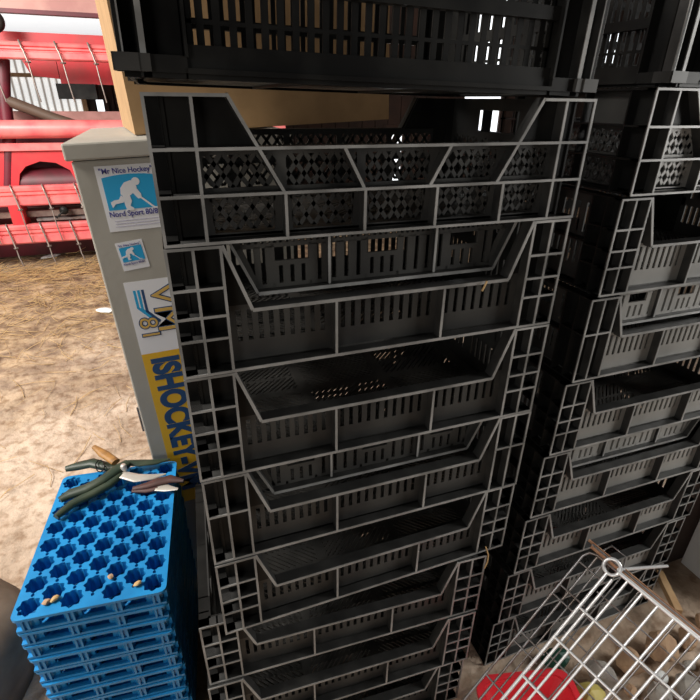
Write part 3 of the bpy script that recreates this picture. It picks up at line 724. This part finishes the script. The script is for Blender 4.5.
def tines(z0, z1, y, xs, bat_o, drop=0.3):
    for x in xs:
        b = MB()
        b.tube([rl(x - .005, y + .03, z1 + .008), rl(x, y - .012, z1 + .004), rl(x + .01, y - .016, z1 - .05), rl(x + .018, y - .02, (z0 + z1) / 2), rl(x + .028, y - .03, z0 + .01), rl(x + .036, y - .04, z0 - .02)], 0.0075, TINE, 7)
        for k in range(2): b.tube([rl(x + .036 + .016 * math.cos(t), y - .04 - .016 * math.sin(t), z0 - .02 + .004 * t / 6.28) for t in [i * .6 for i in range(12)]], 0.006, TINE, 6)
        b.tube([rl(x + .036, y - .04, z0 - .02), rl(x + .042, y - .05, z0 - .10), rl(x + .05, y - .06, z0 - drop * .6), rl(x + .062, y - .05, z0 - drop)], 0.0055, TINE, 7)
        b.build('tine', bat_o)
A1 = bat(1.667, 1.790, RYY); tines(1.667, 1.790, RYY, [-2.33, -2.09, -1.85, -1.61, -1.37, -1.13, -0.886, -0.64, -0.40, -0.16], A1)
A2 = bat(0.549, 0.716, RYY); tines(0.549, 0.716, RYY, [-2.2, -1.95, -1.70, -1.46, -1.22, -0.98, -0.73, -0.49], A2)
A3 = bat(0.226, 0.394, RYY - 0.02); tines(0.226, 0.394, RYY - 0.02, [-2.3, -2.05, -1.81, -1.57, -1.33, -1.07, -0.83, -0.58], A3, 0.2)
b = MB(); b.box(*[XL - O.x, XR2 - O.x], .55, .60, 1.705, 1.90, RED); b.box(-0.72 - O.x, XR2 - O.x, .5, .6, 1.51, 1.70, RED)
p = [(-0.99 - O.x, 1.70), (-0.94 - O.x, 1.57), (-0.725 - O.x, 1.55), (-0.725 - O.x, 1.70)]
b.prism(p, lambda u, z, d: (u, d, z), .5, .6, RED); b.build('back_panel', reel)
b = MB(); b.box(XL - O.x, XR2 - O.x, .35, .6, 2.03, 2.4, mat('faded_beam', (0.52, 0.28, 0.24), 0.6, col2=(0.42, 0.2, 0.18), scale=5)); b.box(XL - O.x, XR2 - O.x, .33, .35, 2.01, 2.04, MAROON); b.build('upper_beam', reel)
b = MB(); b.tube([rl(XL, RYY + .1, 1.16), rl(XR2, RYY + .1, 1.16)], 0.072, PINK, 16); o = b.build('reel_tube', reel)
b = MB(); b.box(XL - O.x, XR2 - O.x, .45, .52, 1.20, 1.29, mat('weathered_red', (0.42, 0.20, 0.18), 0.6, col2=(0.3, 0.14, 0.12), scale=7)); b.build('cross_bar', reel)
b = MB(); b.box(-0.74 - O.x, -0.43 - O.x, .30, .50, 1.39, 1.51, BLK); b.build('gearbox', reel)
b = MB(); b.tube([rl(-1.30, RYY + .2, 1.45), rl(-1.08, RYY + .2, 1.36), rl(-0.8, RYY + .2, 1.24), rl(-0.6, RYY + .2, 1.17)], 0.045, mat('grimy_hose', (0.10, 0.065, 0.045), 0.6), 10); b.build('hydraulic_hose', reel)
# cast bracket with an arched opening
b = MB(); prof = [(-1.32, .72), (-1.30, 1.00), (-1.24, 1.06), (-0.75, 1.03), (-0.70, 0.98), (-0.62, .72), (-0.72, .72), (-0.76, .82), (-0.86, .885), (-0.98, .90), (-1.08, .87), (-1.16, .80), (-1.18, .72)]
front = [(x - O.x, z) for x, z in prof]
quads = [(0, 1, 2, 12), ]
pts2 = front
def strip(outer, inner):
    for i in range(len(outer) - 1):
        b.prism([outer[i], outer[i + 1], inner[i + 1], inner[i]], lambda u, z, d: (u, d, z), .16, .34, RED)
outer = [(-1.34, .70), (-1.32, 1.00), (-1.26, 1.05), (-1.0, 1.045), (-0.75, 1.03), (-0.69, .98), (-0.60, .70)]
inner = [(-1.19, .70), (-1.16, .80), (-1.10, .86), (-0.98, .90), (-0.86, .885), (-0.76, .82), (-0.72, .70)]
strip([(x - O.x, z) for x, z in outer], [(x - O.x, z) for x, z in inner]); b.box(-1.33 - O.x, -0.70 - O.x, .13, .16, .99, 1.05, PINK); b.build('cast_bracket', reel)
b = MB(); b.tube([rl(-1.19, RYY + .3, .70), rl(-0.6, RYY + .3, .70)], 0.13, MAROON, 18); b.build('auger_tube', reel)
b = MB(); b.box(XL - O.x, XR2 - O.x, .40, .46, 0.02, 1.18, MAROON); b.build('back_sheet', reel)
b = MB(); b.box(XL - O.x, XR2 - O.x, .10, .30, .44, .49, mat('grimy_metal', (0.22, 0.16, 0.13), 0.6, col2=(0.12, 0.07, 0.06), scale=12)); b.box(-1.28 - O.x, -1.18 - O.x, .0, .2, .38, .56, RED); b.box(-1.1 - O.x, -0.3 - O.x, .05, .12, .41, .43, DULL); b.build('cutter_bar', reel)
b = MB(); b.lathe([(0, 0), (.035, 0), (.035, .05), (0, .05)], BLK, 14, fn=lambda x, y, z: rl(-0.86 + x, RYY + .04 - z, .50 + y)); b.tube([rl(-0.86, RYY, .50), rl(-0.93, RYY - .02, .44)], 0.008, BLK); b.build('lever_knob', reel)
b = MB(); b.tube([rl(-1.07, RYY + .22, 1.68), rl(-1.13, RYY + .2, 1.40), rl(-1.17, RYY + .2, 1.1), rl(-1.28, RYY + .2, 0.7)], 0.05, MAROON, 12); b.build('support_arm', reel)
b = MB(); b.lathe([(0.0, -.04), (.06, -.04), (.085, -.02), (.085, .02), (.06, .04), (0, .04)], mat('dark_pulley', (0.02, 0.018, 0.015), 0.6), 20, fn=lambda x, y, z: rl(-1.09 + x, RYY + .3 + z, 1.945 + y)); b.build('pulley', reel)
for x in (-2.4, 0.9):
    b = MB(); b.box(x - .06 - O.x, x + .06 - O.x, .30, .62, 0, 2.2, MAROON); b.build('leg', reel)

# ------------------------------------------------------------------ folded wire cage at the lower right
U = Vector((0.39, -0.885, -0.247)); V = Vector((-0.648, -0.0745, -0.758))
U.normalize(); V = (V - U * V.dot(U)).normalized(); Nn = U.cross(V).normalized()
if Nn.dot(Vector((0.652, 0.455, -0.602))) < 0: Nn = -Nn
K0 = CAMPOS + ray(612, 567) / 496 * 1.0
cage = empty('wire_cage', (K0.x, K0.y, 0.0)); tag(cage, 'folded silver wire cage panels leaning beside the right-hand stack, bottom right', 'cage')
KO = Vector((K0.x, K0.y, 0))
LU, LV = 0.62, 0.76
def cp(u, v, n=0.0): return K0 - KO + U * u + V * v + Nn * n
LVz = LV
def wire(b, pts, r, M, n=8): b.tube(pts, r, M, n)
b = MB()
wire(b, [cp(.012, 0, 0), cp(LU, 0, 0)], .0042, STEEL); wire(b, [cp(0.0, .014, 0), cp(0, LV, 0)], .0034, STEEL)
wire(b, [cp(.014, .02, 0.004), cp(.014, LV, 0.004)], .003, STEEL)
wire(b, [cp(0, LV, 0), cp(LU, LV, 0)], .0035, STEEL); wire(b, [cp(LU, 0, 0), cp(LU, LV, 0)], .0035, STEEL)
b.tube([cp(.0 + .0155 * math.cos(t), .0 + .0155 * math.sin(t), 0) for t in [2 * math.pi * k / 20 for k in range(21)]], .0034, STEEL, 8)
b.build('panel_frame', cage)
b = MB()
for k in range(1, 20): wire(b, [cp(.0305 * k + .004, 0, 0), cp(  .0305 * k + .004, LV, 0)], .0026, STEEL)
b.build('panel_bars', cage)
b = MB()
for v in (.105, .185, .29, .40, .51, .62, .70): wire(b, [cp(0, v, -.004), cp(LU, v, -.004)], .0026, STEEL)
b.build('cross_bars', cage)
# rear panel, duller, shifted towards the crates
SU, SV, SN = -0.050, 0.005, 0.045
b = MB()
rr = .02
wire(b, [cp(SU + .35, SV, SN), cp(SU + rr, SV, SN), cp(SU + .3 * rr, SV + .3 * rr, SN), cp(SU, SV + rr, SN), cp(SU, LV - .02, SN)], .0028, DULL)
wire(b, [cp(SU + .022, SV + .004, SN + .006), cp(SU + .022, LV - .02, SN + .006)], .0025, DULL)
for v in (.035, .10, .125, .235, .26, .36, .47, .6): wire(b, [cp(SU, SV + v, SN), cp(SU + .06, SV + v, SN - .004)], .0019, DULL)
b.build('rear_frame', cage)
b = MB()
for k in range(1, 16): wire(b, [cp(SU + .038 * k, SV, SN), cp(SU + .038 * k, LV - .02, SN)], .0017, DULL)
for v in (.06, .115, .17, .23, .30, .37, .44, .51, .58, .65): wire(b, [cp(SU + .06, SV + v, SN + .004), cp(LU, SV + v, SN + .004)], .0017, DULL)
b.build('rear_grid', cage)
b = MB()
for k, (u0, n0) in enumerate(((0.0, .012), (0.0, .022), (-.01, .032))):
    wire(b, [cp(SU + u0, -.004 - .003 * k, n0), cp(.05, -.003 - .003 * k, n0 - .002), cp(LU, -.003, n0 - .004)], .0032, RUST if k != 1 else DULL)
o = b.build('hinge_rods', cage); o['label'] = 'rusty hinge rods along the upper edge'
b = MB(); wire(b, [cp(.012, -.004, .006), at(667, 566, -0.10) - KO], .0036, STEEL); b.build('latch_rod', cage)
b = MB(); wire(b, [cp(-.03, -.008, .03), cp(-.02, -.03, .05), cp(.01, -.03, .05), cp(.02, -.006, .02)], .0018, DULL); b.build('hook', cage)

# ------------------------------------------------------------------ rubble, red tub and scraps on the floor at the lower right
rn = random.Random(11); stones = []
cells = [(x, y) for x in [0.62 + .105 * i for i in range(12)] for y in [-0.62 + .105 * j for j in range(6)]]
for k, (x, y) in enumerate(cells):
    if x < 0.88 and y > -0.42: continue
    o = lump('rubble_stone', (x + rn.uniform(-.006, .006), y + rn.uniform(-.006, .006), 0.0), rn.uniform(.040, .047), STONE2 if rn.random() < .35 else STONE, 100 + k, (rn.uniform(.9, 1.1), rn.uniform(.7, 1.0), rn.uniform(.5, .9)))
    tan = o.data.materials[0] == STONE2
    tag(o, 'tan rubble stone lying on the floor beneath the wire cage' if tan else 'grey rubble stone lying on the floor beneath the wire cage', 'stone', 'tan rubble under the cage' if tan else 'grey rubble under the cage')
for k in range(70):
    x, y = 0.672 + .105 * (k % 12), -0.568 + .105 * (k // 12)
    if (x < 0.93 and y > -0.46) or k // 12 > 4: continue
    t_ = k % 5 < 2
    o = lump('rubble_stone', (x + rn.uniform(-.004, .004), y + rn.uniform(-.004, .004), 0.0), rn.uniform(.017, .022), STONE2 if t_ else WBOARD if k % 7 == 3 else STONE, 300 + k, (1, .9, .8))
    tag(o, 'small tan pebble between the stones under the wire cage' if t_ else 'small white chip between the stones under the wire cage' if k % 7 == 3 else 'small grey pebble between the stones under the wire cage', 'stone',
        'small tan pebbles under the cage' if t_ else 'small white chips under the cage' if k % 7 == 3 else 'small grey pebbles under the cage')
tub = empty('plastic_tub', (0.66, -0.18, 0.0), (0, 0, R(-14))); tag(tub, 'red plastic tub lying on the floor between the stacks, behind the wire cage', 'tub')
b = MB()
def tubsh(x, y, z): return (x * 1.0, y * .8, z)
ring = [rrect(.20 + .03 * t, .22 + .03 * t, .035) for t in (0, 1)]
n = len(ring[0])
vs = [(x, y, 0) for x, y in ring[0]] + [(x, y, .10) for x, y in ring[1]] + [(x * .94, y * .94, .10) for x, y in ring[1]] + [(x * .9, y * .9, .06) for x, y in ring[0]]
fs = [tuple(range(n))[::-1]] + [(j * n + i, j * n + (i + 1) % n, (j + 1) * n + (i + 1) % n, (j + 1) * n + i) for j in range(3) for i in range(n)] + [tuple(range(3 * n, 4 * n))]
b.add(vs, fs, REDP); b.build('bowl', tub)
b = MB(); ro = rrect(.252, .272, .04); ri = rrect(.222, .242, .035); n = len(ro)
vs = [(x, y, .094) for x, y in ro] + [(x, y, .104) for x, y in ro] + [(x, y, .104) for x, y in ri] + [(x, y, .094) for x, y in ri]
b.add(vs, [(j * n + i, j * n + (i + 1) % n, ((j + 1) % 4) * n + (i + 1) % n, ((j + 1) % 4) * n + i) for j in range(4) for i in range(n)], REDP); b.build('rim', tub)
tag(lump('plastic_scrap', (0.85, -0.02, 0.0), .035, DGRN, 501, (1.3, .8, .8)), 'dark green plastic scrap on the floor behind the red tub', 'scrap')
tag(lump('plastic_scrap', (0.86, -0.13, 0.0), .04, YPL, 502, (1.2, .9, .8)), 'pale yellow plastic scrap on the floor between red tub and stones', 'scrap')
# white board at the right edge and pieces of wood
wbd = MB(); wbd.box(1.50, 1.54, -0.10, 0.12, 0.0, 0.75, WBOARD); o = wbd.build('white_board', None, .003); tag(o, 'white board standing on edge right of the right-hand stack', 'board')
o = MB(); o.box(-.011, .011, -.07, .07, 0, .02, WOOD); o = o.build('wood_offcut', None, .002); o.location = (1.03, -.11, .36); o.rotation_euler = (R(-40), R(20), R(20))
o.location = (onz(667, 594, .07).x, onz(667, 594, .07).y, .072); o.rotation_euler = (0, 0, R(-28)); tag(o, 'narrow pale wooden offcut lying on the rubble behind the cage', 'wood')

b = MB(); b.box(1.335, 1.60, 0.13, 0.16, 0.0, 0.95, BARN); tag(b.build('added_dark_board', None, .003), 'dark board added behind the white board at the right edge to cover lit floor', 'board')  # guessed dark surface, added so the lit floor behind does not show
# ------------------------------------------------------------------ lower left corner: sack and pipe
b = MB(); n = 26; prof = [(0, .30), (.10, .29), (.16, .25), (.19, .17), (.20, .08), (.19, 0), (0, 0)]
for i, (r0, z0) in enumerate(prof):
    pass
b.lathe([(r0 * (1.0), z0 * .75) for r0, z0 in prof], MUD, n, fn=lambda x, y, z: (x * (1 + .12 * math.sin(3 * math.atan2(y, x) + z * 9)), y * (1 + .1 * math.cos(2 * math.atan2(y, x) + z * 14)) * 1.3, z + .012 * math.sin(9 * x + 7 * y)) if z > 0.01 else (x, y * 1.3, z))
o = b.build('brown_sack'); o.location = (-0.70, 0.48, 0); tag(o, 'slumped brown sack on the floor left of the blue trays', 'sack')
p0, p1 = Vector((-0.485, 0.22, 0.0)), Vector((-0.70, -0.05, 0.0))
b = MB(); b.tube([p0 - p0, p1 - p0], .042, PIPE, 20, caps=False); b.tube([p1 - p0, p0 - p0], .034, PIPE, 20, caps=False)
o = b.build('drain_pipe'); o.location = p0 + Vector((-0.05, 0.0, .2)); o.location.z = 0.043; tag(o, 'short grey-brown pipe lying on the floor left of the blue trays', 'pipe')

# ------------------------------------------------------------------ straw on the floor
rs = random.Random(5); b = MB()
def strand(x, y, l, a, r=.0022, zz=0.004, til=0):
    dx, dy = math.cos(a) * l / 2, math.sin(a) * l / 2; bend = rs.uniform(-.2, .2) * l
    b.tube([(x - dx, y - dy, zz), (x - dy / l * bend, y + dx / l * bend, zz + rs.uniform(.002, .012)), (x + dx, y + dy, zz + til)], r, STRAW, 3, caps=False)
for k in range(1500):
    y = rs.gauss(3.6, .55) if k % 3 else rs.uniform(1.2, 5.0)
    x = rs.uniform(-2.6, .1)
    if y < 1.25 and x > -.45: continue
    strand(x, y, rs.uniform(.06, .22), rs.uniform(0, math.pi), rs.uniform(.0008, .0018), til=rs.uniform(0, .025))
for k in range(500):
    strand(rs.uniform(-2.4, .1), rs.gauss(4.2, .15), rs.uniform(.08, .25), rs.uniform(-.5, .5), .002, .01 + rs.random() * .06, rs.uniform(-.0, .06))
tag(b.build('loose_straw'), 'loose golden straw scattered over the earth floor', 'straw', None, 'stuff')
b = MB()
for k in range(60): strand(rs.uniform(.43, .53), rs.uniform(-.14, -.07), rs.uniform(.03, .08), rs.uniform(0, math.pi), .0012, .003, rs.uniform(0, .02))
tag(b.build('straw_litter'), 'short straw litter on the floor at the foot of the centre stack', 'straw', None, 'stuff')
def wisp(pts, label):
    w = MB(); o0 = Vector(pts[0]); w.tube([Vector(p) - o0 for p in pts], .0016, STRAW, 5); o = w.build('straw_wisp'); o.location = o0; tag(o, label, 'straw', 'straw caught on crates')
wisp([(.548, -.004, .560), (.556, -.008, .535), (.557, -.008, .515), (.553, -.007, .495)], 'single straw hanging from the bottom right corner of a centre crate, near the wire cage')
a0 = at(484, 287, -.004); wisp([at(487, 281, -.004), a0, at(482, 291, -.006)], 'short pale straw stuck at a crate rim high in the centre stack')
tag(lump('paper_scrap', tuple(onz(50, 258, 0.0)), .05, WBOARD, 77, (2.2, .8, .3)), 'small white scrap on the floor below the red machine', 'scrap')
tag(lump('paper_scrap', tuple(onz(105, 312, 0.0)), .045, WBOARD, 78, (1.6, .9, .4)), 'crumpled pale scrap on the floor left of the cabinet', 'scrap')
tag(lump('dark_clod', tuple(onz(22, 248, 0.0)), .12, MUD, 79, (1.8, .8, .6)), 'dark clod lying under the red machine at the left edge', 'clod')

# ------------------------------------------------------------------ light
def area(name, loc, target, sx, sy, power, col=(1, 1, 1)):
    l = bpy.data.lights.new(name, 'AREA'); l.shape = 'RECTANGLE'; l.size = sx; l.size_y = sy; l.energy = power; l.color = col
    o = bpy.data.objects.new(name, l); COL.objects.link(o); o.location = loc
    o.rotation_euler = (Vector(target) - Vector(loc)).to_track_quat('-Z', 'Y').to_euler(); return o
area('roof_opening_daylight', (-2.4, 0.5, 3.2), (-0.7, 2.0, 0.4), 1.4, 1.4, 215, (1.0, 0.94, 0.87))
area('reel_side_daylight', (-2.6, 2.4, 2.6), (-0.9, 4.6, 1.0), 1.5, 1.5, 150, (1.0, 0.95, 0.90))
area('front_left_fill', (-1.75, -2.2, 1.5), (-0.1, 0.4, 0.8), 0.9, 1.2, 20, (1.0, 0.96, 0.90))  # unseen fill lamp, added to light the tray and cabinet fronts
area('right_doorway_daylight', (2.4, -0.85, 1.5), (0.7, 0.0, 1.0), 0.7, 0.9, 30, (1.0, 0.98, 0.94))
wd = bpy.data.worlds.new('world'); scene.world = wd; wd.use_nodes = True
bg = wd.node_tree.nodes['Background']; bg.inputs[0].default_value = (0.80, 0.86, 0.95, 1); bg.inputs[1].default_value = 0.015

vs_ = scene.view_settings
vs_.view_transform = 'Standard'; vs_.look = 'None'; vs_.exposure = 0.0; vs_.gamma = 1.0; vs_.use_curve_mapping = False
